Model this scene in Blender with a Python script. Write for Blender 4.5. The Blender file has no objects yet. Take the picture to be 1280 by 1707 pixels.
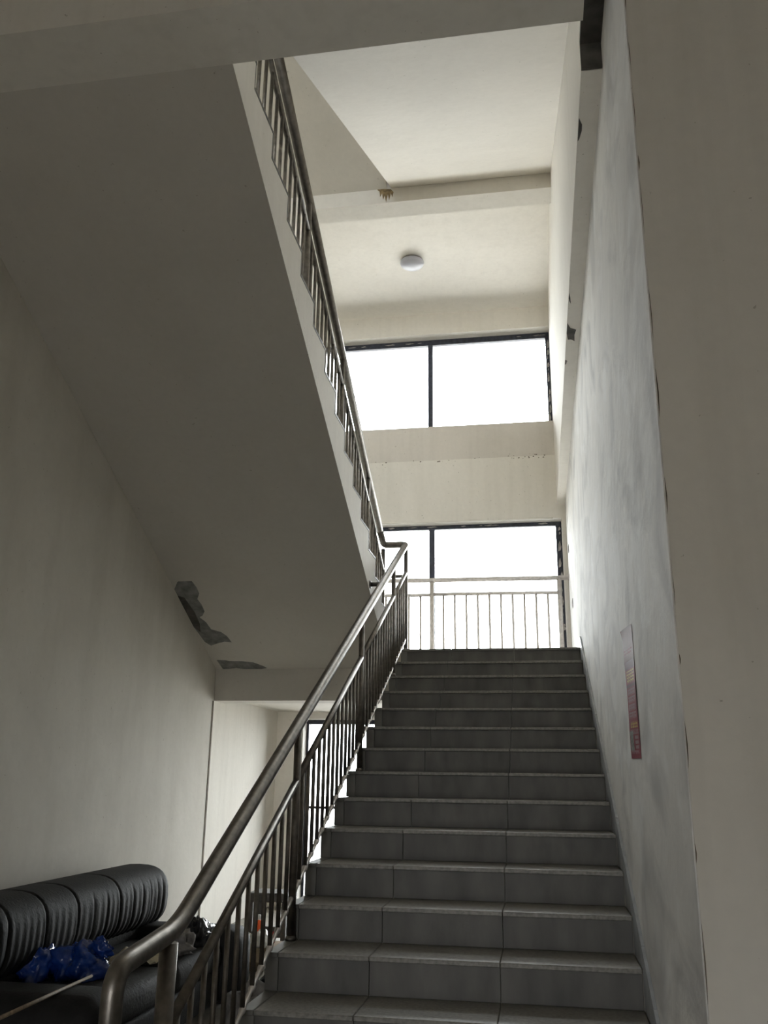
import bpy, bmesh, math, random
import numpy as np
from mathutils import Vector, Matrix, noise
random.seed(7)
SC = bpy.context.scene
COL = SC.collection

# ------------------------------------------------------------------ camera
def make_camera():
    yaw, pitch, roll = 0.171769, 0.291943, 0.013125
    cy, sy, cp, sp = math.cos(yaw), math.sin(yaw), math.cos(pitch), math.sin(pitch)
    f = Vector((-sy * cp, cy * cp, sp)); r = Vector((cy, sy, 0)); u = r.cross(f)
    c, s = math.cos(roll), math.sin(roll)
    R, U = r * c + u * s, u * c - r * s
    cam = bpy.data.cameras.new('camera')
    cam.sensor_fit = 'HORIZONTAL'; cam.sensor_width = 36.0
    cam.lens = 1480.65 / 1280 * 36.0
    cam.clip_start = 0.02; cam.clip_end = 400
    o = bpy.data.objects.new('camera', cam)
    M = Matrix((R, U, -f)).transposed().to_4x4()
    M.translation = (1.15676, -7.98962, -1.13003)
    o.matrix_world = M
    COL.objects.link(o)
    SC.camera = o
make_camera()

# ------------------------------------------------------------------ sky, exposure
SKY = 17.5
w = bpy.data.worlds.new('sky'); SC.world = w; w.use_nodes = True
bg = w.node_tree.nodes['Background']
bg.inputs[0].default_value = (0.97, 0.985, 1.0, 1); bg.inputs[1].default_value = SKY
vs = SC.view_settings
vs.view_transform = 'Standard'; vs.look = 'None'; vs.gamma = 1.0; vs.use_curve_mapping = False
vs.exposure = 0.0
SC.cycles.use_denoising = True
SC.cycles.max_bounces = 14; SC.cycles.diffuse_bounces = 10; SC.cycles.transparent_max_bounces = 16
SC.cycles.sample_clamp_indirect = 6.0
SC.cycles.caustics_reflective = False; SC.cycles.caustics_refractive = False

def portal(name, loc, sx, sz, face_y):
    """daylight portal in a modelled opening (adds no light of its own)"""
    l = bpy.data.lights.new(name, 'AREA'); l.shape = 'RECTANGLE'; l.size = sx; l.size_y = sz
    l.cycles.is_portal = True
    o = bpy.data.objects.new(name, l); COL.objects.link(o)
    o.location = loc
    o.rotation_euler = (math.radians(90 * face_y), 0, 0)     # area lights point along -Z
    return o
portal('daylight_portal', (-0.07, 2.52, 0.95), 3.1, 1.8, -1)
portal('daylight_portal', (-0.07, 2.52, 3.70), 3.1, 1.3, -1)
portal('daylight_portal', (-0.41, 2.52, -1.48), 2.2, 2.0, -1)
portal('daylight_portal', (0.16, -12.32, -1.58), 1.22, 1.8, 1)
portal('daylight_portal', (-0.14, -9.32, 3.9), 3.0, 2.0, 1)

# ------------------------------------------------------------------ constants of the place (metres)
H, D, N = 0.155, 0.322275, 16          # riser, tread, risers per flight
S = H / D
FLOOR = -N * H                          # ground floor level (mid landing is z = 0)
XL, XR, XU = -1.73, 1.55, 1.454         # left wall, right wall, right wall of the storey above
X2 = -0.127                             # open edge of the flight on the left
XE = -0.06                              # open edge of the flight on the right
YF = 2.20                               # inner face of the window wall
YB = -4.83                              # stair side of the cross beam
YC = -5.354                             # wall corner beside the stairs

# ------------------------------------------------------------------ materials
MATS = {}
def nodes(name):
    m = bpy.data.materials.new(name); m.use_nodes = True
    nt = m.node_tree
    return m, nt, nt.nodes['Principled BSDF']
def plain(name, col, rough=0.6, metal=0.0, noise_amt=0.0, scale=8, bump=0.0, bscale=60, spec=0.5, stretch=(1, 1, 1)):
    if name in MATS: return MATS[name]
    m, nt, b = nodes(name)
    b.inputs['Roughness'].default_value = rough
    b.inputs['Metallic'].default_value = metal
    b.inputs['Specular IOR Level'].default_value = spec
    b.inputs['Base Color'].default_value = (*col, 1)
    tc = nt.nodes.new('ShaderNodeTexCoord'); mp = nt.nodes.new('ShaderNodeMapping')
    geo = nt.nodes.new('ShaderNodeNewGeometry')
    nt.links.new(geo.outputs['Position'], mp.inputs[0])
    mp.inputs['Scale'].default_value = stretch
    if noise_amt:
        n = nt.nodes.new('ShaderNodeTexNoise'); n.inputs['Scale'].default_value = scale; n.inputs['Detail'].default_value = 6
        r = nt.nodes.new('ShaderNodeValToRGB')
        a = 1 - noise_amt; c2 = 1 + noise_amt
        r.color_ramp.elements[0].position = 0.3; r.color_ramp.elements[1].position = 0.7
        r.color_ramp.elements[0].color = (*[min(1, x * a) for x in col], 1)
        r.color_ramp.elements[1].color = (*[min(1, x * c2) for x in col], 1)
        nt.links.new(mp.outputs[0], n.inputs['Vector']); nt.links.new(n.outputs['Fac'], r.inputs[0])
        nt.links.new(r.outputs[0], b.inputs['Base Color'])
    if bump:
        n2 = nt.nodes.new('ShaderNodeTexNoise'); n2.inputs['Scale'].default_value = bscale; n2.inputs['Detail'].default_value = 5
        bp = nt.nodes.new('ShaderNodeBump'); bp.inputs['Strength'].default_value = bump; bp.inputs['Distance'].default_value = 0.01
        nt.links.new(mp.outputs[0], n2.inputs['Vector']); nt.links.new(n2.outputs['Fac'], bp.inputs['Height'])
        nt.links.new(bp.outputs[0], b.inputs['Normal'])
    MATS[name] = m
    return m

def plaster(name, col, grime=(0.30, 0.27, 0.21), grime_amt=0.35, streak=0.3, rough=0.75, bump=0.25, streak_bump=0.0, strokes=0.0, ss=(3.2, 3.2, 0.22)):
    """old painted plaster: blotches, vertical dirt streaks, specks, trowel relief"""
    m, nt, b = nodes(name)
    L = nt.links
    geo = nt.nodes.new('ShaderNodeNewGeometry')
    def nz(scale, detail, stretch=(1, 1, 1), dist=0.0):
        mp = nt.nodes.new('ShaderNodeMapping'); mp.inputs['Scale'].default_value = stretch
        L.new(geo.outputs['Position'], mp.inputs[0])
        n = nt.nodes.new('ShaderNodeTexNoise'); n.inputs['Scale'].default_value = scale
        n.inputs['Detail'].default_value = detail; n.inputs['Distortion'].default_value = dist
        L.new(mp.outputs[0], n.inputs['Vector'])
        return n.outputs['Fac']
    def ramp(src, p0, p1, v0=0.0, v1=1.0):
        r = nt.nodes.new('ShaderNodeMapRange')
        r.inputs[1].default_value = p0; r.inputs[2].default_value = p1
        r.inputs[3].default_value = v0; r.inputs[4].default_value = v1
        L.new(src, r.inputs[0]); return r.outputs[0]
    def mix(fac, a, c):
        x = nt.nodes.new('ShaderNodeMix'); x.data_type = 'RGBA'
        L.new(fac, x.inputs[0])
        if isinstance(a, tuple): x.inputs[6].default_value = (*a, 1)
        else: L.new(a, x.inputs[6])
        if isinstance(c, tuple): x.inputs[7].default_value = (*c, 1)
        else: L.new(c, x.inputs[7])
        return x.outputs[2]
    blot = ramp(nz(1.1, 7, dist=0.4), 0.42, 0.72, 0, grime_amt)
    strk = ramp(nz(3.0, 5, ss), 0.48, 0.78, 0, streak)
    fine = ramp(nz(24, 4), 0.25, 0.75, 0, 0.10)
    spk = ramp(nz(42, 2), 0.735, 0.76, 0, 0.55)
    c = mix(blot, col, tuple(a * 0.5 + g * 0.5 for a, g in zip(col, grime)))
    c = mix(strk, c, tuple(a * 0.35 + g * 0.65 for a, g in zip(col, grime)))
    c = mix(fine, c, tuple(a * 0.55 for a in col))
    if strokes:
        c = mix(ramp(nz(2.6, 7, (1.0, 0.75, 1.0), 1.2), 0.50, 0.64, 0, strokes), c, (0.86, 0.86, 0.85))
        c = mix(ramp(nz(1.8, 7, (1.0, 0.7, 1.0), 1.4), 0.50, 0.68, 0, 0.6), c, tuple(g * 0.9 for g in grime))
    c = mix(spk, c, grime)
    L.new(c, b.inputs['Base Color'])
    b.inputs['Roughness'].default_value = rough
    b.inputs['Specular IOR Level'].default_value = 0.4
    h1 = nz(9, 8); 
    bp = nt.nodes.new('ShaderNodeBump'); bp.inputs['Strength'].default_value = bump; bp.inputs['Distance'].default_value = 0.012
    L.new(h1, bp.inputs['Height'])
    if streak_bump:
        h2 = nz(4.0, 6, (1.0, 0.8, 0.9), 1.0)
        bp2 = nt.nodes.new('ShaderNodeBump'); bp2.inputs['Strength'].default_value = streak_bump; bp2.inputs['Distance'].default_value = 0.02
        L.new(h2, bp2.inputs['Height']); L.new(bp.outputs[0], bp2.inputs['Normal'])
        L.new(bp2.outputs[0], b.inputs['Normal'])
    else:
        L.new(bp.outputs[0], b.inputs['Normal'])
    MATS[name] = m
    return m

WALL = plaster('cream_plaster', (0.74, 0.71, 0.65), grime_amt=0.30, streak=0.22)
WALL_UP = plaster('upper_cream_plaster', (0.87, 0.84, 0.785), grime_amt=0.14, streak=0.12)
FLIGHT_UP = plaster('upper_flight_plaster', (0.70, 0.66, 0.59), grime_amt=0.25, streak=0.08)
WALL_R = plaster('brushed_white_wall', (0.82, 0.805, 0.775), grime=(0.46, 0.455, 0.45), grime_amt=0.45, streak=0.6, rough=0.8, bump=0.25, streak_bump=0.3, strokes=0.6, ss=(1.0, 0.7, 0.6))
WALL_L = plaster('stained_wall', (0.61, 0.58, 0.515), grime_amt=0.55, streak=0.35, ss=(1.6, 1.3, 0.35))
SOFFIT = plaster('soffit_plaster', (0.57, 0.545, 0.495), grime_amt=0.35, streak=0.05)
SILLBAND = plaster('sill_band_plaster', (0.76, 0.72, 0.67), grime_amt=0.35, streak=0.2)
RAW = plain('raw_concrete', (0.20, 0.20, 0.19), 0.9, noise_amt=0.35, scale=14, bump=0.7, bscale=30)
DARKRAW = plain('dark_raw_concrete', (0.075, 0.07, 0.062), 0.95, noise_amt=0.4, scale=12, bump=0.8, bscale=20)
BROWN = plain('worn_brown_edge', (0.13, 0.105, 0.075), 0.9, noise_amt=0.4, scale=20)
TILE_R = plain('grey_riser_tile', (0.106, 0.101, 0.091), 0.5, noise_amt=0.32, scale=9, bump=0.05, bscale=120, stretch=(1, 1, 0.35))
TILE_E = plain('grey_end_tile', (0.16, 0.156, 0.143), 0.5, noise_amt=0.18, scale=9)
TILE_T = plain('speckled_tread_tile', (0.215, 0.205, 0.182), 0.42, noise_amt=0.28, scale=60, bump=0.06, bscale=150)
TILE_S = plain('blue_grey_skirting_tile', (0.36, 0.38, 0.40), 0.4, noise_amt=0.2, scale=12)
FLOORM = plain('dusty_floor_tile', (0.30, 0.28, 0.25), 0.55, noise_amt=0.25, scale=6, bump=0.1)
STEEL = plain('scratched_stainless', (0.21, 0.193, 0.172), 0.40, 1.0, noise_amt=0.22, scale=30, bump=0.06, bscale=200)
STEEL_L = plain('bloom_tinted_stainless', (0.70, 0.66, 0.64), 0.40, 0.6, noise_amt=0.15, scale=30)  # window bloom on the guard rail is put into this paler steel colour
STEEL_D = plain('dark_bracket_steel', (0.10, 0.095, 0.09), 0.5, 0.8, noise_amt=0.2, scale=20)
FRAME = plain('dark_blue_aluminium', (0.028, 0.032, 0.05), 0.45, noise_amt=0.5, scale=25)
SMEAR = plain('mortar_smear', (0.42, 0.40, 0.38), 0.95, noise_amt=0.4, scale=25, bump=0.8, bscale=30)
LAMPW = plain('lamp_diffuser', (0.45, 0.46, 0.52), 0.35)
LAMPB = plain('lamp_base', (0.20, 0.19, 0.18), 0.6)
LEATHER = plain('black_leather', (0.011, 0.0107, 0.010), 0.68, noise_amt=0.35, scale=10, bump=0.25, bscale=70, spec=0.22)
LEATHER2 = plain('worn_grey_leather', (0.024, 0.023, 0.021), 0.7, noise_amt=0.35, scale=9, bump=0.3, bscale=60, spec=0.22)
BLUEBAG = plain('blue_plastic', (0.006, 0.03, 0.17), 0.22, noise_amt=0.4, scale=12, bump=0.25, bscale=25)
WHITEBAG = plain('white_plastic', (0.70, 0.70, 0.68), 0.3, noise_amt=0.12, scale=14, bump=0.3, bscale=25)
BLACKBAG = plain('black_plastic', (0.02, 0.02, 0.022), 0.25, noise_amt=0.3, scale=12, bump=0.3, bscale=25)
GREYRAG = plain('grey_cloth', (0.16, 0.15, 0.14), 0.9, noise_amt=0.4, scale=18, bump=0.6, bscale=40)
PAPER = plain('beige_paper', (0.42, 0.37, 0.27), 0.8, noise_amt=0.15, scale=15)
CARD = plain('cardboard', (0.23, 0.18, 0.12), 0.85, noise_amt=0.2, scale=12, bump=0.2)
ORANGE = plain('orange_plastic', (0.85, 0.13, 0.03), 0.4, noise_amt=0.1, scale=10)
REDP = plain('red_plastic', (0.50, 0.03, 0.03), 0.4, noise_amt=0.1, scale=10)
WOOD = plain('dull_wood', (0.20, 0.15, 0.095), 0.75, noise_amt=0.35, scale=10, stretch=(6, 6, 0.6))
DKWOOD = plain('dark_stool_wood', (0.10, 0.095, 0.088), 0.6, noise_amt=0.3, scale=10)
GROUNDM = plain('outdoor_concrete', (0.58, 0.56, 0.53), 0.9, noise_amt=0.2, scale=1.5)

def glass():
    m, nt, b = nodes('window_glass')
    nt.nodes.remove(b)
    out = [n for n in nt.nodes if n.type == 'OUTPUT_MATERIAL'][0]
    t = nt.nodes.new('ShaderNodeBsdfTransparent'); t.inputs[0].default_value = (0.96, 0.98, 0.98, 1)
    g = nt.nodes.new('ShaderNodeBsdfGlossy'); g.inputs['Roughness'].default_value = 0.03
    fr = nt.nodes.new('ShaderNodeFresnel'); fr.inputs[0].default_value = 1.45
    n = nt.nodes.new('ShaderNodeTexNoise'); n.inputs['Scale'].default_value = 3
    mx = nt.nodes.new('ShaderNodeMixShader')
    nt.links.new(fr.outputs[0], mx.inputs[0]); nt.links.new(t.outputs[0], mx.inputs[1]); nt.links.new(g.outputs[0], mx.inputs[2])
    nt.links.new(mx.outputs[0], out.inputs[0])
    return m
GLASS = glass()

# ------------------------------------------------------------------ builders
WPOS = {}
def empty(name, loc, label, cat, group=None):
    o = bpy.data.objects.new(name, None); COL.objects.link(o); o.location = loc
    o.empty_display_size = 0.1
    WPOS[o] = Vector(loc); o['label'] = label; o['category'] = cat
    if group: o['group'] = group
    return o
def tag(o, label, cat, group=None):
    o['label'] = label; o['category'] = cat
    if group: o['group'] = group
    return o
def place(name, me, origin, parent=None):
    o = bpy.data.objects.new(name, me); COL.objects.link(o)
    origin = Vector(origin); WPOS[o] = origin
    if parent is not None:
        o.parent = parent; o.location = origin - WPOS[parent]
    else:
        o.location = origin
    return o
def mesh(name, verts, faces, mat, parent=None, smooth=False, origin=None, fmats=None):
    V = [Vector(v) for v in verts]
    if origin is None:
        lo = [min(v[i] for v in V) for i in range(3)]; hi = [max(v[i] for v in V) for i in range(3)]
        origin = ((lo[0] + hi[0]) / 2, (lo[1] + hi[1]) / 2, lo[2])
    origin = Vector(origin)
    me = bpy.data.meshes.new(name)
    me.from_pydata([tuple(v - origin) for v in V], [], faces)
    for mm in (mat if isinstance(mat, list) else [mat]): me.materials.append(mm)
    if fmats: me.polygons.foreach_set('material_index', fmats)
    bm = bmesh.new(); bm.from_mesh(me); bmesh.ops.recalc_face_normals(bm, faces=bm.faces); bm.to_mesh(me); bm.free()
    if smooth: me.polygons.foreach_set('use_smooth', [True] * len(me.polygons))
    me.update()
    return place(name, me, origin, parent)
def boxv(x0, x1, y0, y1, z0, z1):
    v = [(x0, y0, z0), (x1, y0, z0), (x1, y1, z0), (x0, y1, z0), (x0, y0, z1), (x1, y0, z1), (x1, y1, z1), (x0, y1, z1)]
    f = [(0, 3, 2, 1), (4, 5, 6, 7), (0, 1, 5, 4), (1, 2, 6, 5), (2, 3, 7, 6), (3, 0, 4, 7)]
    return v, f
def box(name, x0, x1, y0, y1, z0, z1, mat, parent=None, bevel=0.0, segs=1, smooth=False):
    v, f = boxv(x0, x1, y0, y1, z0, z1)
    o = mesh(name, v, f, mat, parent)
    if bevel: bevel_mesh(o.data, bevel, segs, smooth)
    return o
def bevel_mesh(me, off, segs=1, smooth=False):
    bm = bmesh.new(); bm.from_mesh(me)
    bmesh.ops.bevel(bm, geom=list(bm.edges), offset=off, segments=segs, profile=0.5, affect='EDGES')
    bm.to_mesh(me); bm.free()
    if smooth: me.polygons.foreach_set('use_smooth', [True] * len(me.polygons))
    me.update()
def multibox(name, boxes, mat, parent=None):
    V, F = [], []
    for b in boxes:
        v, f = boxv(*b); n = len(V); V += v; F += [tuple(i + n for i in q) for q in f]
    return mesh(name, V, F, mat, parent)
def prism_x(name, prof, x0, x1, mat, parent=None):
    """closed (y, z) outline extruded along x"""
    n = len(prof)
    V = [(x0, y, z) for y, z in prof] + [(x1, y, z) for y, z in prof]
    F = [tuple(range(n)), tuple(range(2 * n - 1, n - 1, -1))] + [(i, (i + 1) % n, n + (i + 1) % n, n + i) for i in range(n)]
    return mesh(name, V, F, mat, parent)
def tubev(pts, r, seg=12, caps=True):
    P = [Vector(p) for p in pts]; n = len(P)
    R = r if isinstance(r, (list, tuple)) else [r] * n
    T = []
    for i in range(n):
        a = (P[i] - P[i - 1]).normalized() if i else None
        b = (P[i + 1] - P[i]).normalized() if i < n - 1 else None
        t = a + b if (a and b) else (a or b)
        T.append(t.normalized())
    ref = Vector((1, 0, 0)) if abs(T[0].x) < 0.9 else Vector((0, 0, 1))
    nrm = (ref - T[0] * ref.dot(T[0])).normalized()
    V, F = [], []
    for i in range(n):
        nrm = (nrm - T[i] * nrm.dot(T[i])).normalized()
        bn = T[i].cross(nrm)
        k = 1.0
        if 0 < i < n - 1:
            c = T[i].dot((P[i + 1] - P[i]).normalized()); k = 1.0 / max(c, 0.6) if False else 1.0
        for j in range(seg):
            a = 2 * math.pi * j / seg
            V.append(P[i] + (nrm * math.cos(a) + bn * math.sin(a)) * R[i] * k)
    for i in range(n - 1):
        for j in range(seg):
            F.append((i * seg + j, i * seg + (j + 1) % seg, (i + 1) * seg + (j + 1) % seg, (i + 1) * seg + j))
    if caps:
        F.append(tuple(range(seg - 1, -1, -1))); F.append(tuple((n - 1) * seg + j for j in range(seg)))
    return V, F
def tube(name, pts, r, mat, parent=None, seg=12):
    V, F = tubev(pts, r, seg)
    o = mesh(name, V, F, mat, parent)
    me = o.data
    me.polygons.foreach_set('use_smooth', [len(p.vertices) == 4 for p in me.polygons])
    return o
def bend(a, c, b, r=0.1, n=7):
    """rounded corner at c between a and b"""
    a, b, c = Vector(a), Vector(b), Vector(c)
    p = c + (a - c).normalized() * r; q = c + (b - c).normalized() * r
    return [p.lerp(c, t).lerp(c.lerp(q, t), t) for t in [i / n for i in range(n + 1)]]
def blobpatch(name, outline, to3, thick, mat, parent):
    """thin irregular flake: outline points mapped to 3D, extruded along the last axis of to3"""
    n = len(outline)
    V = [to3(u, v, 0) for u, v in outline] + [to3(u, v, thick) for u, v in outline]
    F = [tuple(range(n)), tuple(range(2 * n - 1, n - 1, -1))] + [(i, (i + 1) % n, n + (i + 1) % n, n + i) for i in range(n)]
    return mesh(name, V, F, mat, parent)
def crumple(name, c, sx, sy, sz, mat, parent=None, seed=0, amp=0.35, freq=2.2, sub=4, flat=0.5):
    """crumpled soft lump resting on z = c.z (bags, rags)"""
    bm = bmesh.new(); bmesh.ops.create_icosphere(bm, subdivisions=sub, radius=1.0)
    off = Vector((seed * 3.7, seed * 1.3, seed * 5.1))
    for v in bm.verts:
        d = v.co.normalized()
        k = 1 + amp * noise.noise(d * freq + off) + amp * 0.5 * abs(noise.noise(d * freq * 2.7 + off)) + amp * 0.10 * noise.noise(d * freq * 5 + off)
        p = d * k
        if p.z < -flat: p.z = -flat
        v.co = Vector((p.x * sx, p.y * sy, (p.z + flat) * sz))
    bmesh.ops.recalc_face_normals(bm, faces=bm.faces)
    me = bpy.data.meshes.new(name); bm.to_mesh(me); bm.free(); me.materials.append(mat)
    me.polygons.foreach_set('use_smooth', [True] * len(me.polygons))
    return place(name, me, c, parent)
def structure(o): o['kind'] = 'structure'; return o

# ================================================================== THE SETTING
WB = 0.25   # wall thickness
# floors and slabs
fl = structure(box('floor', XL - 0.4, 6.3, -12.3, 2.62, FLOOR - 0.15, FLOOR, FLOORM))
gp = structure(box('outdoor_ground', -60, 60, -70, 70, FLOOR - 0.45, FLOOR - 0.16, GROUNDM))
structure(box('ceiling_hall', XL - 0.3, 6.3, -12.3, -5.152, 2.36, 2.48, WALL))
structure(box('ceiling_top', XL - 0.3, XU + 0.4, -9.3, 2.62, 7.62, 7.75, WALL_UP))

# left wall of the hall and stairs
wl = structure(multibox('wall_left', [(XL - WB, XL, -12.3, -0.20, FLOOR, 7.62)], WALL_L))
box('worn_edge', XL + 0.0005, XL + 0.004, -0.232, -0.2, FLOOR, -0.475, BROWN, wl)
structure(box('wall_left_lobby', XL - WB, XL - 0.10, -0.199, 2.62, FLOOR, 7.62, WALL))
# right wall beside the stairs, with chipped corner
wr = structure(box('wall_right', XR, XR + WB, YC, YF + 0.42, FLOOR, 1.99, WALL_R))
structure(box('wall_right_front', XR + WB - 0.0, 6.3, YC, YC + WB, FLOOR, 2.36, WALL))
# plaster coat of the front facing wall reaching the corner
box('plaster_coat', XR + 0.004, XR + WB, YC - 0.006, YC - 0.0005, FLOOR, 2.355, WALL, wr)
rnd = random.Random(3)
z = FLOOR + 0.2
while z < 2.0:
    hgt = rnd.uniform(0.02, 0.22); wd = rnd.uniform(0.0012, 0.0042)
    pts = [(0, 0), (wd * 0.6, hgt * 0.2), (wd, hgt * 0.5), (wd * 0.5, hgt * 0.8), (0, hgt)]
    blobpatch('corner_chip', pts, lambda u, v, t, z=z: (XR + 0.004 + u, YC - 0.0065 - t, z + v), 0.002, BROWN, wr)
    z += hgt + rnd.uniform(0.02, 0.22)
structure(box('wall_right_hall', 6.05, 6.3, -12.05, YC, FLOOR, 2.36, WALL))
# upper right wall, set in from the wall below, raw hollow at its near end
wu = structure(multibox('wall_right_upper', [(XU, XR + WB, -4.57, YF + 0.42, 1.99, 7.62), (XU, XR + WB, -9.05, -4.57, 2.16, 7.62)], WALL_UP))
multibox('raw_hollow', [(XU + 0.001, XR + WB - 0.01, -5.6, -4.572, 2.13, 2.159), (XU + 0.001, XR - 0.001, -4.585, -4.572, 1.992, 2.13)], DARKRAW, wu)
structure(box('wall_right_lintel', XR + 0.0, XR + WB, YC + 0.001, -4.572, 1.992, 2.128, WALL_R))
soff = lambda u, v, t: (u, v, 1.9895 - t)
blobpatch('plaster_hole', [(1.456, -2.20), (1.480, -2.12), (1.521, -2.09), (1.512, -2.02), (1.516, -1.92), (1.49, -1.95), (1.466, -1.95), (1.456, -2.05)], soff, 0.003, DARKRAW, wu)
blobpatch('plaster_hole', [(1.456, -4.27), (1.473, -4.22), (1.474, -4.18), (1.464, -4.12), (1.456, -4.10)], soff, 0.003, DARKRAW, wu)
blobpatch('plaster_hole', [(1.456, -1.62), (1.468, -1.60), (1.466, -1.55), (1.456, -1.53)], soff, 0.003, DARKRAW, wu)
blobpatch('plaster_hole', [(1.456, -2.62), (1.466, -2.55), (1.472, -2.47), (1.463, -2.50), (1.456, -2.54)], soff, 0.003, DARKRAW, wu)
# back walls
structure(multibox('wall_back', [(XL - WB, -0.45, -12.3, -12.05, FLOOR, 2.36), (0.77, 6.3, -12.3, -12.05, FLOOR, 2.36), (-0.45, 0.77, -12.3, -12.05, -0.68, 2.36)], WALL))
structure(multibox('wall_back_upper', [(XL - WB, -1.64, -9.3, -9.05, 2.48, 7.62), (1.36, XR + WB, -9.3, -9.05, 2.48, 7.62), (-1.64, 1.36, -9.3, -9.05, 2.48, 2.9), (-1.64, 1.36, -9.3, -9.05, 4.9, 7.62)], WALL_UP))
structure(box('floor_upper_landing', XL - 0.3, XR + WB, -9.3, -5.152, 2.4805, 2.50, FLOORM))
# far wall with the three stacked windows
WXL, WXR = -1.62, 1.50
wf = structure(multibox('wall_far', [
    (XL - 0.1, XR, YF, YF + 0.42, -0.48, 0.03),
    (XL - 0.1, XR, YF, YF + 0.42, 1.83, 2.615),
    (XL - 0.1, XR, YF, YF + 0.42, 4.335, 7.62),
    (XL - 0.1, WXL, YF, YF + 0.42, 0.03, 1.83), (WXR, XR, YF, YF + 0.42, 0.03, 1.83),
    (XL - 0.1, WXL, YF, YF + 0.42, 3.06, 4.335),
    (XL - 0.1, -1.52, YF, YF + 0.42, FLOOR, -0.48), (0.70, XR, YF, YF + 0.42, FLOOR, -0.48)], WALL_UP))
box('sill_band', XL - 0.1, XR, YF + 0.004, YF + 0.42, 2.616, 3.06, SILLBAND, wf)
rnd = random.Random(11)
for i in range(26):   # crumbs of old mortar along the joint above the beam
    x = rnd.choice([rnd.uniform(-0.8, 1.4), rnd.uniform(0.9, 1.44)]); zz = 2.615 + rnd.uniform(-0.03, 0.02); s_ = rnd.uniform(0.004, 0.013)
    blobpatch('mortar_crumb', [(-s_, 0), (0, -s_ * .6), (s_, 0), (s_ * .3, s_ * .7)], lambda u, v, t, x=x, zz=zz: (x + u, YF - 0.0005 - t, zz + v), 0.003, BROWN, wf)

def window(name, x0, x1, z0, z1, y, mulls, rails=(), t=0.055, top=0.06):
    w_ = empty(name, ((x0 + x1) / 2, y, z0), '', '')
    del w_['label'], w_['category']; w_['kind'] = 'structure'
    dpt = 0.03
    box('frame_bar', x0, x1, y - dpt, y + dpt, z1 - top, z1, FRAME, w_, 0.004)
    box('frame_bar', x0, x1, y - dpt, y + dpt, z0, z0 + t, FRAME, w_, 0.004)
    box('frame_bar', x0, x0 + t, y - dpt, y + dpt, z0 + t, z1 - top, FRAME, w_, 0.004)
    box('frame_bar', x1 - t, x1, y - dpt, y + dpt, z0 + t, z1 - top, FRAME, w_, 0.004)
    for m_ in mulls: box('mullion', m_ - t / 2, m_ + t / 2, y - dpt, y + dpt, z0 + t, z1 - top, FRAME, w_, 0.004)
    xs = [x0 + t] + [q for m_ in mulls for q in (m_ - t / 2, m_ + t / 2)] + [x1 - t]
    zs = [z0 + t] + [q for r_ in rails for q in (r_ - t / 2, r_ + t / 2)] + [z1 - top]
    for i in range(0, len(xs), 2):
        for r_ in rails: box('transom', xs[i], xs[i + 1], y - dpt, y + dpt, r_ - t / 2, r_ + t / 2, FRAME, w_, 0.004)
        for j in range(0, len(zs), 2):
            box('pane', xs[i], xs[i + 1], y - 0.003, y + 0.003, zs[j], zs[j + 1], GLASS, w_)
    return w_
YW = YF + 0.19
win1 = window('window_1', WXL, WXR, 0.03, 1.83, YW, [-0.045], t=0.068, top=0.05)
win2 = window('window_2', WXL, XU + 0.012, 3.06, 4.335, YW, [-0.058], t=0.06, top=0.075)
win_added = window('window_added', -1.64, 1.36, 2.9, 4.9, -9.18, [-0.14])  # unseen upper-hall window, added and sized to brighten the far wall
win3 = window('window_3', -1.52, 0.70, FLOOR, -0.48, YW, [-0.57], [-1.45], t=0.028, top=0.05)
# mortar smeared over the right jambs and heads of the two stair windows
def smear(x, z0, z1, seed, parent, wx=0.022):
    rr = random.Random(seed); zz = z0
    while zz < z1:
        hh = rr.uniform(0.03, 0.14); a = rr.uniform(0.006, wx)
        xx = x + rr.uniform(-0.012, 0.012)
        pts = [(xx - a, zz), (xx + a * 0.5, zz + hh * 0.1), (xx + a, zz + hh * 0.45), (xx + a * 0.2, zz + hh), (xx - a * 0.7, zz + hh * 0.7)]
        blobpatch('mortar_smear', pts, lambda u, v, t: (u, YW - 0.0305 - t, v), 0.004, SMEAR, parent)
        zz += hh * rr.uniform(0.8, 2.2)
smear(WXR - 0.03, 0.05, 1.75, 1, win1)
smear(XU - 0.024, 3.1, 4.25, 2, win2, 0.018)
rr = random.Random(5)
for wn, zt, x0 in ((win1, 1.83 - 0.02, -0.6), (win2, 4.335 - 0.035, -1.1)):
    for i in range(9):
        x = rr.uniform(x0, 1.4); a = rr.uniform(0.02, 0.07); b_ = rr.uniform(0.004, 0.012)
        pts = [(x - a, zt), (x - a * 0.3, zt - b_), (x + a, zt - b_ * 0.2), (x + a * 0.5, zt + b_)]
        blobpatch('mortar_smear', pts, lambda u, v, t: (u, YW - 0.0305 - t, v), 0.003, SMEAR, wn)
# wavy plaster fillet along the head of the lower window
pts = [(-1.6 + i * 0.1, YF + 0.008, 1.832 + 0.008 * noise.noise(Vector((i * 0.35, 0, 0)))) for i in range(31)]
tube('plaster_fillet', pts, 0.012, WALL_UP, wf, 8)

# back entrance behind the viewer
dr = structure(multibox('door_1', [(-0.45, 0.77, -12.2, -12.14, -0.72, -0.68), (-0.45, -0.41, -12.2, -12.14, FLOOR, -0.72), (0.73, 0.77, -12.2, -12.14, FLOOR, -0.72)], FRAME))

# landing slab between the two lower flights and the window wall
structure(box('floor_landing', XL - 0.1, XR, 0.101, YF, -0.40, -0.001, WALL))
# cross beam carrying the storey above
structure(box('beam_cross', XL, XU - 0.001, -5.15, YB - 0.0005, 2.02, 2.48, WALL))
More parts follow.
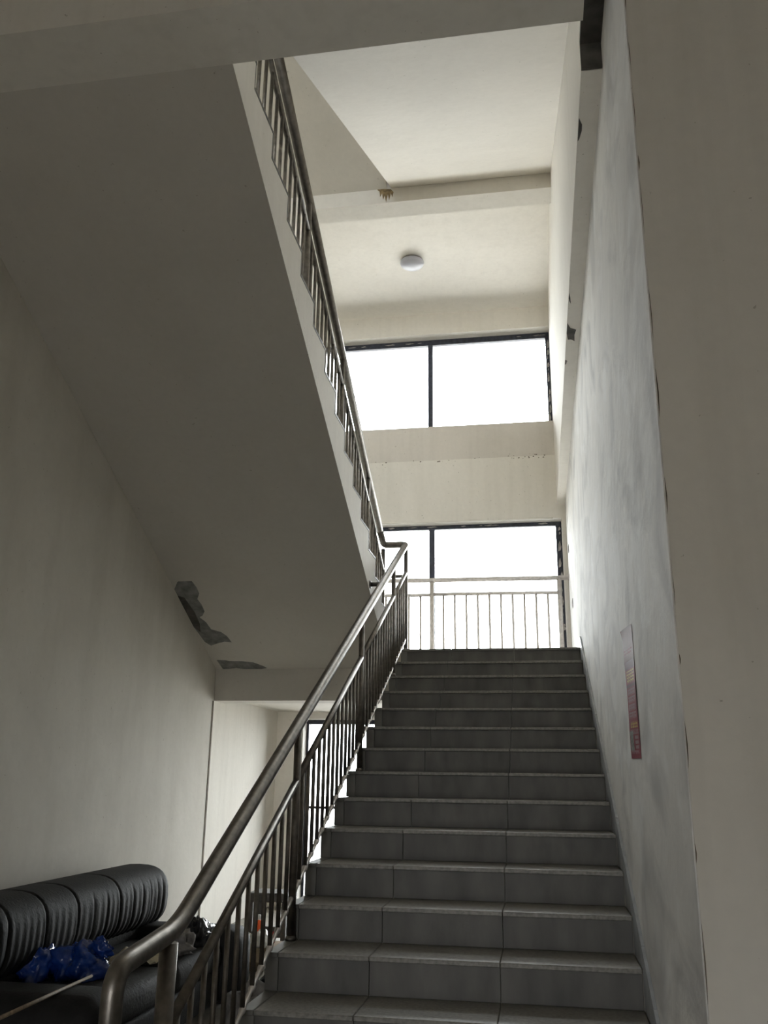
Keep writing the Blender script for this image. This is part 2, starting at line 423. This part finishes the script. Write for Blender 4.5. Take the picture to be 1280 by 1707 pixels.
# upper landing slab and its beam
structure(box('ceiling_landing', XL - 0.1, XU, -0.35, YF, 4.62, 4.96, WALL_UP))
structure(box('beam_landing', XL, XU, -0.60, -0.351, 4.306, 4.96, WALL_UP))

# ================================================================== STAIR FLIGHTS
# flight 1: climbs away from the viewer on the right
f1 = empty('stair_flight', (0.75, -2.4, FLOOR), 'grey tiled stair flight climbing from the hall to the window landing', 'stairs')
prof = [(0.10, -0.02)]
for k in range(N):
    prof += [(-k * D + 0.03, -k * H - 0.02), (-k * D + 0.03, -(k + 1) * H - (0.02 if k < N - 1 else 0))]
prof += [(-(N - 1) * D + 0.9, FLOOR), (-0.2, -0.44), (-0.2, -0.473), (0.10, -0.473)]
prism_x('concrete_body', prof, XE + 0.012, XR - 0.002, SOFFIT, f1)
cuts = [(XE, -0.002), (0.0, 0.40), (0.402, 0.958), (0.96, XR - 0.016)]
tread_me, riser_me = {}, {}
for k in range(N):
    for i, (a, b_) in enumerate(cuts):
        jit = 0.018 * math.sin(k * 2.3) if i in (1, 2) else 0
        y0, z0 = -k * D, -k * H
        dep = D + 0.029 if k else 0.10
        if i not in tread_me or k == 0:
            t_ = box('tread_tile', a, b_, y0 - 0.0, y0 + dep, z0 - 0.0195, z0, TILE_E if i == 0 else TILE_T, f1, 0.003)
            if k: tread_me[i] = t_.data
        else:
            place('tread_tile', tread_me[i], ((a + b_) / 2, y0 + dep / 2, z0 - 0.0195), f1)
        if i not in riser_me:
            r_ = box('riser_tile', a, b_, y0 + 0.015, y0 + 0.0295, z0 - H + 0.0005, z0 - 0.0198, TILE_E if i == 0 else TILE_R, f1, 0.0015)
            riser_me[i] = r_.data
        else:
            place('riser_tile', riser_me[i], ((a + b_) / 2, y0 + 0.02225, z0 - H + 0.0005), f1)
# landing tiles of the first row
for i, (a, b_) in enumerate([(XE, 0.40), (0.402, 0.958), (0.96, XR - 0.016)]):
    box('landing_tile', a, b_, 0.102, 0.70, -0.0008, 0.0, TILE_T, f1)
# sloping skirting tiles on the right wall
for k in range(0, N):
    y0, y1 = -k * D + 0.001, -(k - 1) * D - 0.001
    z0, z1 = -k * H, -(k - 1) * H
    g = 0.004 * math.sin(k * 1.7)
    if k == 0: pr = [(y0, 0.001), (y0 + 0.6, 0.001), (y0 + 0.6, 0.10), (y0 + 0.03, 0.10)]
    else: pr = [(y0, z0 + 0.001), (y1, z0 + 0.001), (y1, z1 + 0.085 + g), (y0, z0 + 0.085 + g)]
    prism_x('skirting_tile', pr, XR - 0.0145, XR - 0.001, TILE_S, f1)

# flight 2: climbs back towards the viewer on the left
f2 = empty('stair_flight', (-0.93, -2.4, -0.473), 'stair flight seen from below, broad dim underside along the left wall', 'stairs')
Z0 = -0.287
prof = [(0.10, -0.002)]
for j in range(N):
    prof += [(-j * D - 0.015, j * H - (0.0 if j else 0.002)), (-j * D - 0.015, (j + 1) * H - 0.02)]
prof += [(YB - 0.0, N * H - 0.02), (YB, 2.021), (-0.2, Z0 + 0.2 * S), (-0.2, -0.473), (0.10, -0.473)]
prof = [(max(y, YB), z) for y, z in prof]
prof = [q for i, q in enumerate(prof) if q != prof[i - 1]]
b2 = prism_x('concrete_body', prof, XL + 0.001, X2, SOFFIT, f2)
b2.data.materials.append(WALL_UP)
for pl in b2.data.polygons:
    if pl.normal.x > 0.9: pl.material_index = 1      # the open side of the flight takes the lighter plaster
tm = rm = None
for j in range(N):
    y1, zt = -j * D, (j + 1) * H
    dep = D + 0.014 if j < N - 1 else 0.3
    if j == N - 1: continue
    if tm is None:
        tm = box('tread_tile', XL + 0.01, X2 + 0.003, y1 - D - 0.0145, y1, zt - 0.0195, zt, TILE_R, f2, 0.003).data
        rm = box('riser_tile', XL + 0.01, X2, y1 - 0.0148, y1 - 0.001, zt - H + 0.0005, zt - 0.0198, TILE_R, f2, 0.001).data
    else:
        place('tread_tile', tm, ((XL + 0.01 + X2 + 0.003) / 2, y1 - D / 2 - 0.00725, zt - 0.0195), f2)
        place('riser_tile', rm, ((XL + 0.01 + X2) / 2, y1 - 0.0079, zt - H + 0.0005), f2)
# bare grey patches where plaster fell off the underside
sof2 = lambda u, v, t: (u, v, Z0 - S * v - 0.0008 - t)
A = [(-1.672, -1.365), (-1.62, -1.40), (-1.55, -1.388), (-1.533, -1.30), (-1.535, -1.224), (-1.575, -1.156), (-1.562, -1.09), (-1.566, -1.001), (-1.60, -0.95), (-1.636, -0.93),
     (-1.60, -0.86), (-1.586, -0.766), (-1.509, -0.726), (-1.475, -0.67), (-1.459, -0.589), (-1.52, -0.60), (-1.603, -0.572), (-1.66, -0.545), (-1.70, -0.60), (-1.7285, -0.80), (-1.7285, -1.28)]
blobpatch('plaster_patch', A, sof2, 0.003, RAW, f2)
Bp = [(-1.676, -0.336), (-1.60, -0.33), (-1.569, -0.32), (-1.45, -0.315), (-1.346, -0.296), (-1.28, -0.25), (-1.245, -0.215), (-1.30, -0.203), (-1.458, -0.203), (-1.53, -0.22), (-1.596, -0.208), (-1.66, -0.205)]
blobpatch('plaster_patch', Bp, sof2, 0.003, RAW, f2)
blobpatch('hollow', [(-1.7285, -1.20), (-1.68, -1.18), (-1.655, -1.0), (-1.66, -0.85), (-1.69, -0.74), (-1.7285, -0.80)], lambda u, v, t: (u, v, Z0 - S * v - 0.004 - t), 0.002, DARKRAW, f2)

# flight 3: above flight 1, bright underside
f3 = empty('stair_flight', (0.7, -2.8, 2.48), 'pale underside of the upper stair flight above the ceiling lamp landing', 'stairs')
Z3 = 4.756
prof = [(-0.601, 4.955)]
for k in range(0, 15):
    y = -0.60 - 0.04 - k * D
    prof += [(y, 4.955 - k * H), (y, 4.955 - (k + 1) * H)]
prof += [(-4.814, 4.955 - 15 * H), (-4.814, Z3 - 4.814 * S), (-0.601, Z3 - 0.601 * S)]
prof = [p for p in prof if p[0] >= -4.8141]
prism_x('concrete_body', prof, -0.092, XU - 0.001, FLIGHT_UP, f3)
# flight 4: above flight 2
f4 = empty('stair_flight', (-0.9, -2.8, 4.306), 'shaded underside of the topmost stair flight beside the stained corner', 'stairs')
prof = [(-0.601, 4.955)]
for j in range(12):
    y = -0.62 - j * D
    prof += [(y, 4.955 + j * H), (y, 4.955 + (j + 1) * H)]
yt = -0.62 - 12 * D
prof += [(yt, 4.955 + 12 * H), (yt, 4.467 + S * (-0.6 - yt)), (-0.601, 4.467)]
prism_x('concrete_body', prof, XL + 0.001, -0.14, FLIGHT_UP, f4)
STAIN = plain('rust_stain', (0.26, 0.19, 0.10), 0.9, noise_amt=0.5, scale=30)
blobpatch('rust_stain', [(-0.235, 4.466), (-0.185, 4.468), (-0.10, 4.458), (-0.072, 4.42), (-0.085, 4.36), (-0.097, 4.41), (-0.115, 4.33), (-0.128, 4.40), (-0.145, 4.309), (-0.160, 4.39), (-0.176, 4.34), (-0.186, 4.42), (-0.205, 4.375), (-0.212, 4.44)],
          lambda u, v, t: (u, -0.6005 - t, v), 0.0015, STAIN, f4)

# ================================================================== RAILINGS
# flight 1 railing
XP = -0.03
r1 = empty('stair_railing', (XP, -2.6, FLOOR), 'stainless steel railing in the foreground with curled handrail end, along the tiled steps', 'railing')
zr = lambda y: 0.955 + 0.5125 * (y - 0.0)          # handrail axis
zs = lambda y: zr(y) - 0.275 + 0.012 * (y + 2.5) * 0
zb = lambda y: 0.060 + 0.486 * y                    # bottom rail axis
yb0 = -4.99
flatz = zr(yb0)
P_low = (XP, -5.425, flatz - 0.045); P_b = (XP, yb0, flatz)
hp = [(XP, -5.425, FLOOR + 0.45), *bend((XP, -5.425, FLOOR), (XP, -5.425, flatz - 0.045), P_b, 0.075, 8), *bend(P_low, P_b, (XP, 0, zr(0)), 0.10, 8)]
ytop = 0.10
hp += [(XP, y, zr(y)) for y in np.linspace(-4.7, -0.3, 10)]
c1 = (XP, ytop, zr(ytop)); c2 = (-0.25, ytop + 0.02, zr(ytop) + 0.005)
hp += bend((XP, -0.5, zr(-0.5)), c1, c2, 0.06, 6)
zr2 = lambda y: 0.985 - 0.5215 * (y - 0.12)
hp += bend(c1, c2, (-0.25, -0.6, zr2(-0.6)), 0.05, 6)
hp += [(-0.25, -0.10, zr2(-0.10))]
tube('handrail', hp, 0.031, STEEL, r1, 18)
tube('newel_post', [(XP, -5.425, FLOOR), (XP, -5.425, FLOOR + 0.455)], 0.0305, STEEL, r1, 16)
tube('newel_post', [(XP, -5.045, FLOOR), (XP, -5.045, zr(-5.0) - 0.03)], 0.029, STEEL, r1, 16)
posts = [-5.045, -3.56, -1.98, -0.62, 0.10]
def tread1(y):
    if y > 0: return 0.0
    k = math.ceil(-y / D - 1e-6); return -k * H if k < N else FLOOR
for y in posts[1:]:
    tube('post', [(XP, y, tread1(y)), (XP, y, zr(y) - 0.028)], 0.019, STEEL, r1, 12)
    tube('post_cover', [(XP, y, tread1(y) + 0.0005), (XP, y, tread1(y) + 0.012), (XP, y, tread1(y) + 0.022)], [0.027, 0.025, 0.0195], STEEL, r1, 12)
SP = 0.1165
for a, b_ in zip(posts[:-1], posts[1:]):
    tube('middle_rail', [(XP, a, zs(a)), (XP, b_, zs(b_))], 0.018, STEEL, r1, 12)
    n = max(1, round((b_ - a) / SP))
    ys = [a + (b_ - a) * i / n for i in range(1, n)]
    lo = max(a, -4.83)
    pts, rad = [(XP, lo, zb(lo))], [0.011]
    for y in ys:
        if y < lo + 0.03: continue
        for dy, rr_ in ((-0.02, 0.010), (-0.009, 0.0145), (0.009, 0.0145), (0.02, 0.010)):
            pts.append((XP, y + dy, zb(y + dy))); rad.append(rr_)
    pts.append((XP, b_, zb(b_))); rad.append(0.011)
    tube('bottom_rail', pts, rad, STEEL_L, r1, 10)
    for y in ys:
        zlow = zb(y) if y > lo else FLOOR
        tube('baluster', [(XP, y, zlow), (XP, y, zs(y) - 0.004)], 0.0105, STEEL, r1, 10)
# middle rail link across the gap at the top
tube('link_rail', [(XP, 0.10, 0.70), (-0.25, 0.11, 0.70)], 0.016, STEEL, r1, 10)
# dark bracket tying the handrail to the other flight
tube('bracket', [(X2 + 0.001, -1.20, 0.345), (XP - 0.02, -1.20, 0.345)], 0.018, STEEL_D, r1, 12)
tube('bracket_flange', [(X2 + 0.0005, -1.20, 0.345), (X2 + 0.010, -1.20, 0.345)], 0.032, STEEL_D, r1, 14)

# flight 2 railing
XQ = -0.25
r2 = empty('stair_railing', (XQ, -2.4, 0.0), 'stainless steel railing seen from below on the upper flight at left', 'railing')
zs2 = lambda y: zr2(y) - 0.235
zb2 = lambda y: H + 0.10 - S * y
def tread2(y):
    if y > 0: return 0.0
    return (int(-y / D) + 1) * H
tube('handrail', [(XQ, -0.10, zr2(-0.10)), (XQ, -4.95, zr2(-4.95))], 0.031, STEEL, r2, 16)
posts2 = [0.10, -0.72, -1.85, -3.0, -4.25, -4.9]
for y in posts2[:-1]:
    tube('post', [(XQ, y, tread2(y)), (XQ, y, zr2(y) - 0.028)], 0.021, STEEL, r2, 12)
    tube('post_cover', [(XQ, y, tread2(y) + 0.0005), (XQ, y, tread2(y) + 0.012), (XQ, y, tread2(y) + 0.022)], [0.029, 0.027, 0.0215], STEEL, r2, 12)
for a, b_ in zip(posts2[:-1], posts2[1:]):
    tube('middle_rail', [(XQ, a, zs2(a)), (XQ, b_, zs2(b_))], 0.018, STEEL, r2, 10)
    tube('bottom_rail', [(XQ, a, zb2(a)), (XQ, b_, zb2(b_))], 0.011, STEEL_L, r2, 10)
    n = max(1, round((a - b_) / SP))
    for i in range(1, n):
        y = a + (b_ - a) * i / n
        tube('baluster', [(XQ, y, zb2(y)), (XQ, y, zs2(y))], 0.0115, STEEL, r2, 10)

# guard rail in front of the lower stair window
YG = 2.10
r3 = empty('guard_railing', (0.6, YG, 0), 'pale stainless guard railing standing in front of the lower bright window', 'railing')
tube('top_rail', [(-1.60, YG, 1.10), (XR - 0.004, YG, 1.088)], 0.027, STEEL_L, r3, 12)
tube('rail_flange', [(XR - 0.012, YG, 1.088), (XR - 0.001, YG, 1.088)], 0.036, STEEL_L, r3, 12)
gposts = [-1.5, -0.016, 1.437]
for x in gposts: tube('post', [(x, YG, 0), (x, YG, 1.08)], 0.027, STEEL_L, r3, 12)
for a, b_ in zip(gposts[:-1], gposts[1:]):
    tube('middle_rail', [(a, YG, 0.927), (b_, YG, 0.918)], 0.020, STEEL_L, r3, 10)
    tube('bottom_rail', [(a, YG, 0.10), (b_, YG, 0.10)], 0.014, STEEL_L, r3, 10)
    n = 11
    for i in range(1, n):
        x = a + (b_ - a) * i / n
        tube('baluster', [(x, YG, 0.10), (x, YG, 0.92)], 0.0135, STEEL_L, r3, 10)

# ================================================================== CEILING LAMP
def lathe(name, prof, c, mat, parent, seg=32):
    V, F = [], []
    for r, z in prof:
        for j in range(seg):
            a = 2 * math.pi * j / seg; V.append((c[0] + r * math.cos(a), c[1] + r * math.sin(a), c[2] + z))
    for i in range(len(prof) - 1):
        for j in range(seg): F.append((i * seg + j, i * seg + (j + 1) % seg, (i + 1) * seg + (j + 1) % seg, (i + 1) * seg + j))
    F.append(tuple(range(seg))); F.append(tuple((len(prof) - 1) * seg + j for j in range(seg)))
    return mesh(name, V, F, mat, parent, smooth=True)
lc = (-0.10, 0.93, 4.62)
lamp = empty('ceiling_lamp', (lc[0], lc[1], 4.52), 'round white dome lamp fixed to the landing ceiling', 'lamp')
lathe('base', [(0.118, -0.001), (0.122, -0.004), (0.122, -0.020), (0.11, -0.022)], lc, LAMPB, lamp)
lathe('shade', [(0.128, -0.0205), (0.136, -0.026), (0.138, -0.040), (0.130, -0.060), (0.105, -0.080), (0.070, -0.092), (0.035, -0.098), (0.004, -0.100)], lc, LAMPW, lamp)

# ================================================================== POSTER
def poster():
    W_, H_ = 40, 84
    red = plain('poster_red', (0.27, 0.045, 0.065), 0.5, noise_amt=0.12, scale=40, spec=0.1)
    dred = plain('poster_dark_red', (0.15, 0.045, 0.055), 0.5, spec=0.1)
    pink = plain('poster_pink_print', (0.36, 0.25, 0.255), 0.6, spec=0.1)
    white = plain('poster_white', (0.40, 0.295, 0.305), 0.6, noise_amt=0.06, scale=30, spec=0.1)
    yel = plain('poster_yellow_print', (0.58, 0.43, 0.12), 0.5, spec=0.1)
    gry = plain('poster_grey_picture', (0.27, 0.27, 0.25), 0.5, noise_amt=0.5, scale=60, spec=0.1)
    mats = [red, dred, pink, white, yel, gry]
    g = [[0] * W_ for _ in range(H_)]
    rn = random.Random(21)
    def fill(x0, x1, y0, y1, m_):
        for yy in range(y0, y1):
            for xx in range(x0, x1): g[yy][xx] = m_
    def glyphs(x0, x1, y0, y1, size, m_):
        x = x0
        while x + size <= x1:
            for yy in range(y0, y1):
                for xx in range(x, x + size - 1):
                    u, v_ = xx - x, yy - y0
                    if u in (0, size - 2) and rn.random() < 0.55 or v_ % 2 == 0 and rn.random() < 0.75: g[yy][xx] = m_
            x += size
    fill(0, W_, 0, 22, 3); glyphs(3, 37, 12, 20, 8, 2); glyphs(3, 37, 14, 18, 8, 0)
    fill(0, W_, 22, 27, 1)
    glyphs(4, 38, 28, 36, 8, 4); glyphs(4, 38, 28, 36, 8, 4)
    fill(0, W_, 37, 39, 1)
    for r0 in (40, 45, 50, 55): glyphs(4, 38, r0, r0 + 4, 4, 2); glyphs(4, 38, r0, r0 + 4, 4, 2)
    fill(8, 36, 61, 65, 4); glyphs(8, 36, 61, 65, 4, 0)
    glyphs(4, 38, 66, 69, 3, 2)
    fill(2, 16, 67, 79, 5)
    for r0 in (70, 73, 76): fill(22, 34, r0, r0 + 2, 2)
    glyphs(4, 36, 79, 81, 3, 3)
    # corners on the wall (y along the wall, z up); the upper far corner curls away
    TL, TR, BL, BR = (-3.800, -0.470), (-4.205, -0.500), (-3.870, -1.032), (-4.240, -1.040)
    V = []
    for i in range(H_ + 1):
        t = i / H_
        for j in range(W_ + 1):
            s_ = j / W_
            y = (TL[0] * (1 - s_) + TR[0] * s_) * (1 - t) + (BL[0] * (1 - s_) + BR[0] * s_) * t
            zz = (TL[1] * (1 - s_) + TR[1] * s_) * (1 - t) + (BL[1] * (1 - s_) + BR[1] * s_) * t
            off = 0.0025 + 0.010 * max(0, 1 - t * 9) ** 2 * (1 - s_) + 0.0015 * math.sin(t * 9 + s_ * 3)
            V.append((XR - max(off, 0.0012), y, zz))
    F, fm = [], []
    for i in range(H_):
        for j in range(W_):
            a = i * (W_ + 1) + j
            F.append((a, a + 1, a + W_ + 2, a + W_ + 1)); fm.append(g[i][j])
    o = mesh('poster', V, F, mats, fmats=fm)
    tag(o, 'faded red paper poster with yellow and pink print on the right wall', 'poster')
    sm = o.modifiers.new('thickness', 'SOLIDIFY'); sm.thickness = 0.0006
poster()

# ================================================================== SOFA AND LITTER
sofa = empty('sofa', (-1.2, -3.0, FLOOR), 'old black leather sofa with pleated back against the left wall', 'sofa')
def sweep_y(name, ring, y0, y1, n, endr, mat, parent, rib=None, cx=0, cz=0, endpow=2.0):
    """closed (x, z) ring swept along y, ends rounded off, optional pleats"""
    V, F = [], []; m = len(ring)
    for i in range(n + 1):
        # cosine spacing near both ends
        t = i / n; y = y0 + (y1 - y0) * t
        e = min(y - y0, y1 - y) / endr
        k = 1.0 if e >= 1 else math.sqrt(max(0.0, 1 - (1 - e) ** 2)) * 0.999 + 0.001
        for (x, z) in ring:
            q = 1.0
            if rib: q = 1 - rib(y, x, z)
            V.append((cx + (x - cx) * k * q, y, cz + (z - cz) * (0.25 + 0.75 * k) * q if k < 1 else cz + (z - cz) * q))
    for i in range(n):
        for j in range(m): F.append((i * m + j, i * m + (j + 1) % m, (i + 1) * m + (j + 1) % m, (i + 1) * m + j))
    F.append(tuple(range(m))); F.append(tuple(n * m + j for j in range(m)))
    return mesh(name, V, F, mat, parent, smooth=True)
def superring(cx, cz, rx, rz, n=28, p=2.6):
    R = []
    for i in range(n):
        a = 2 * math.pi * i / n; c, s_ = math.cos(a), math.sin(a)
        R.append((cx + rx * math.copysign(abs(c) ** (2 / p), c), cz + rz * math.copysign(abs(s_) ** (2 / p), s_)))
    return R
crs = [-3.85, -3.52, -3.20, -3.02, -2.86, -2.70, -2.52, -2.38, -2.27, -2.16, -2.08]
def pleat(y, x, z):
    q = 0
    for c in crs: q += (0.03 if z > -1.80 else 0.05) * (1 if c in (-3.52, -3.20, -2.70, -3.85) else 0.5 * (z < -1.76)) * math.exp(-((y - c) / 0.010) ** 2)
    low = max(0.0, min(1.0, (-1.78 - z) / 0.12))
    q += 0.012 * low * (1 + math.sin(y * 95 + 2 * math.sin(y * 7)))
    return q if x > -1.6 else 0
box('plinth', -1.66, -0.80, -3.98, -1.98, FLOOR + 0.05, -2.24, LEATHER, sofa, 0.03, 3, True)
for sx in (-1.58, -0.88):
    for sy in (-3.9, -2.06): tube('foot', [(sx, sy, FLOOR), (sx, sy, FLOOR + 0.052)], 0.03, STEEL_D, sofa)
for a, b_ in ((-3.76, -3.05), (-3.04, -2.31)):
    box('seat_cushion', -1.40, -0.78, a, b_, -2.25, -2.09, LEATHER2, sofa, 0.06, 4, True)
sweep_y('lower_back', superring(-1.52, -2.05, 0.16, 0.22, 24, 3), -4.0, -1.88, 60, 0.08, LEATHER2, sofa, None, -1.52, -2.05)
sweep_y('back_roll', superring(-1.50, -1.880, 0.215, 0.190, 32, 2.7), -4.05, -1.88, 300, 0.15, LEATHER, sofa, pleat, -1.50, -1.90)
for a, b_ in ((-4.13, -3.78), (-2.30, -1.95)):
    ob = box('arm', -1.62, -0.70, a, b_, FLOOR + 0.04, -2.03, LEATHER, sofa, 0.10, 5, True)

bag = empty('plastic_bag', (-1.12, -3.42, -2.09), 'shiny blue plastic bag lying on the sofa seat', 'bag')
crumple('sack', (-1.14, -3.42, -2.09), 0.12, 0.13, 0.115, BLUEBAG, bag, 1, 0.42, 1.7, 5, 0.35)
crumple('sack', (-1.33, -3.50, -2.09), 0.09, 0.12, 0.11, BLUEBAG, bag, 2, 0.42, 1.8, 5, 0.35)
crumple('handle', (-1.06, -3.40, -2.00), 0.06, 0.03, 0.05, BLUEBAG, bag, 3, 0.5, 3, 4, 0.6)
V = []; F = []
nu = 10
for i in range(nu + 1):
    for j in range(nu + 1):
        u, v_ = i / nu, j / nu
        V.append((-1.12 + 0.26 * u, -3.16 + 0.22 * v_, -2.078 + 0.10 * abs(noise.noise(Vector((u * 2.3, v_ * 2.3, 4.0)))) + 0.05 * u * v_))
for i in range(nu):
    for j in range(nu): a = i * (nu + 1) + j; F.append((a, a + 1, a + nu + 2, a + nu + 1))
pp = mesh('crumpled_paper', V, F, PAPER); tag(pp, 'crumpled beige sheet of paper behind the blue bag', 'paper')
pp.modifiers.new('thickness', 'SOLIDIFY').thickness = 0.001
tag(crumple('rag', (-0.93, -2.74, -2.09), 0.10, 0.12, 0.09, GREYRAG, None, 5, 0.55, 2.6, 4, 0.4), 'crumpled grey rag on the sofa seat behind the handrail end', 'rag')
tag(crumple('rag', (-0.90, -2.45, -2.09), 0.09, 0.11, 0.10, BLACKBAG, None, 6, 0.55, 2.6, 4, 0.4), 'bunched black plastic on the sofa seat near its far arm', 'rag')
st = tube('wooden_stick', [(-0.93, -3.72, -2.021), (-0.905, -4.72, -2.021)], [0.007, 0.009], WOOD, None, 8)
tag(st, 'thin wooden stick lying across the near sofa arm', 'stick')

# clutter on the floor beyond the sofa, under the landing
stool = empty('stool', (-1.06, -0.30, FLOOR), 'dark grey wooden stool standing in the clutter beyond the sofa', 'stool')
box('seat', -1.24, -0.90, -0.46, -0.14, -2.10, -2.03, DKWOOD, stool, 0.012, 2)
for sx in (-1.21, -0.93):
    for sy in (-0.43, -0.17): box('leg', sx - 0.02, sx + 0.02, sy - 0.02, sy + 0.02, FLOOR, -2.10, DKWOOD, stool, 0.004)
for sy in (-0.43, -0.17): box('stretcher', -1.19, -0.95, sy - 0.012, sy + 0.012, -2.36, -2.32, DKWOOD, stool, 0.003)
cb = empty('cardboard_box', (-1.02, -0.95, FLOOR), 'low brown cardboard box heaped with litter beyond the sofa', 'box')
box('body', -1.22, -0.80, -1.12, -0.75, FLOOR, -2.33, CARD, cb, 0.004)
mesh('flap', [(-1.22, -1.12, -2.33), (-0.80, -1.12, -2.33), (-0.80, -1.24, -2.40), (-1.22, -1.24, -2.40), (-1.22, -1.117, -2.327), (-0.80, -1.117, -2.327), (-0.80, -1.24, -2.396), (-1.22, -1.24, -2.396)],
     [(0, 1, 2, 3), (4, 5, 6, 7), (0, 1, 5, 4), (1, 2, 6, 5), (2, 3, 7, 6), (3, 0, 4, 7)], CARD, cb)
ot = empty('orange_bottle', (-1.01, -0.86, -2.33), 'bright orange plastic bottle standing among the litter under the landing', 'bottle')
lathe('body', [(0.030, 0), (0.034, 0.01), (0.034, 0.13), (0.020, 0.155), (0.014, 0.16)], (-1.01, -0.86, -2.33), ORANGE, ot, 20)
lathe('cap', [(0.016, 0.158), (0.016, 0.19), (0.012, 0.195)], (-1.01, -0.86, -2.33), WHITEBAG, ot, 16)
rb = lathe('red_cup', [(0.022, 0), (0.030, 0.075), (0.027, 0.075), (0.02, 0.006)], (-0.90, -0.85, -2.33), REDP, None, 18)
tag(rb, 'small red plastic cup beside the orange bottle', 'cup')
for i, (x, y, zf, s_, mt, lb) in enumerate([
        (-1.12, -0.99, -2.329, 0.080, WHITEBAG, 'crumpled white plastic bag on the left of the cardboard box'),
        (-0.93, -1.03, -2.33, 0.070, WHITEBAG, 'small white plastic bag in front of the orange bottle'),
        (-0.60, -1.50, FLOOR, 0.15, WHITEBAG, 'white plastic bag on the floor behind the railing foot'),
        (-1.45, -0.75, FLOOR, 0.15, BLACKBAG, 'black rubbish bag against the left of the cardboard box'),
        (-0.44, -2.10, FLOOR, 0.17, BLACKBAG, 'black rubbish sack on the floor in front of the far sofa arm'),
        (-0.42, -2.75, FLOOR, 0.17, GREYRAG, 'heap of grey cloth on the floor in front of the sofa')]):
    tag(crumple('litter_bag', (x, y, zf), s_, s_, s_ * 1.05, mt, None, 10 + i, 0.45, 2.3, 4, 0.45), lb, 'bag')

# two small wall slots beside the landing
for (y0, y1, z0, z1, nm) in ((1.72, 1.80, 1.30, 1.38, 'upper'), (1.34, 1.42, 0.61, 0.70, 'lower')):
    o = empty('wall_socket', (XR - 0.004, (y0 + y1) / 2, z0), f'{nm} of two small dark wall boxes beside the landing window', 'socket')
    box('plate', XR - 0.006, XR - 0.0005, y0, y1, z0, z1, SMEAR, o, 0.001)
    box('opening', XR - 0.0075, XR - 0.0061, y0 + 0.012, y1 - 0.012, z0 + 0.012, z1 - 0.012, DARKRAW, o)
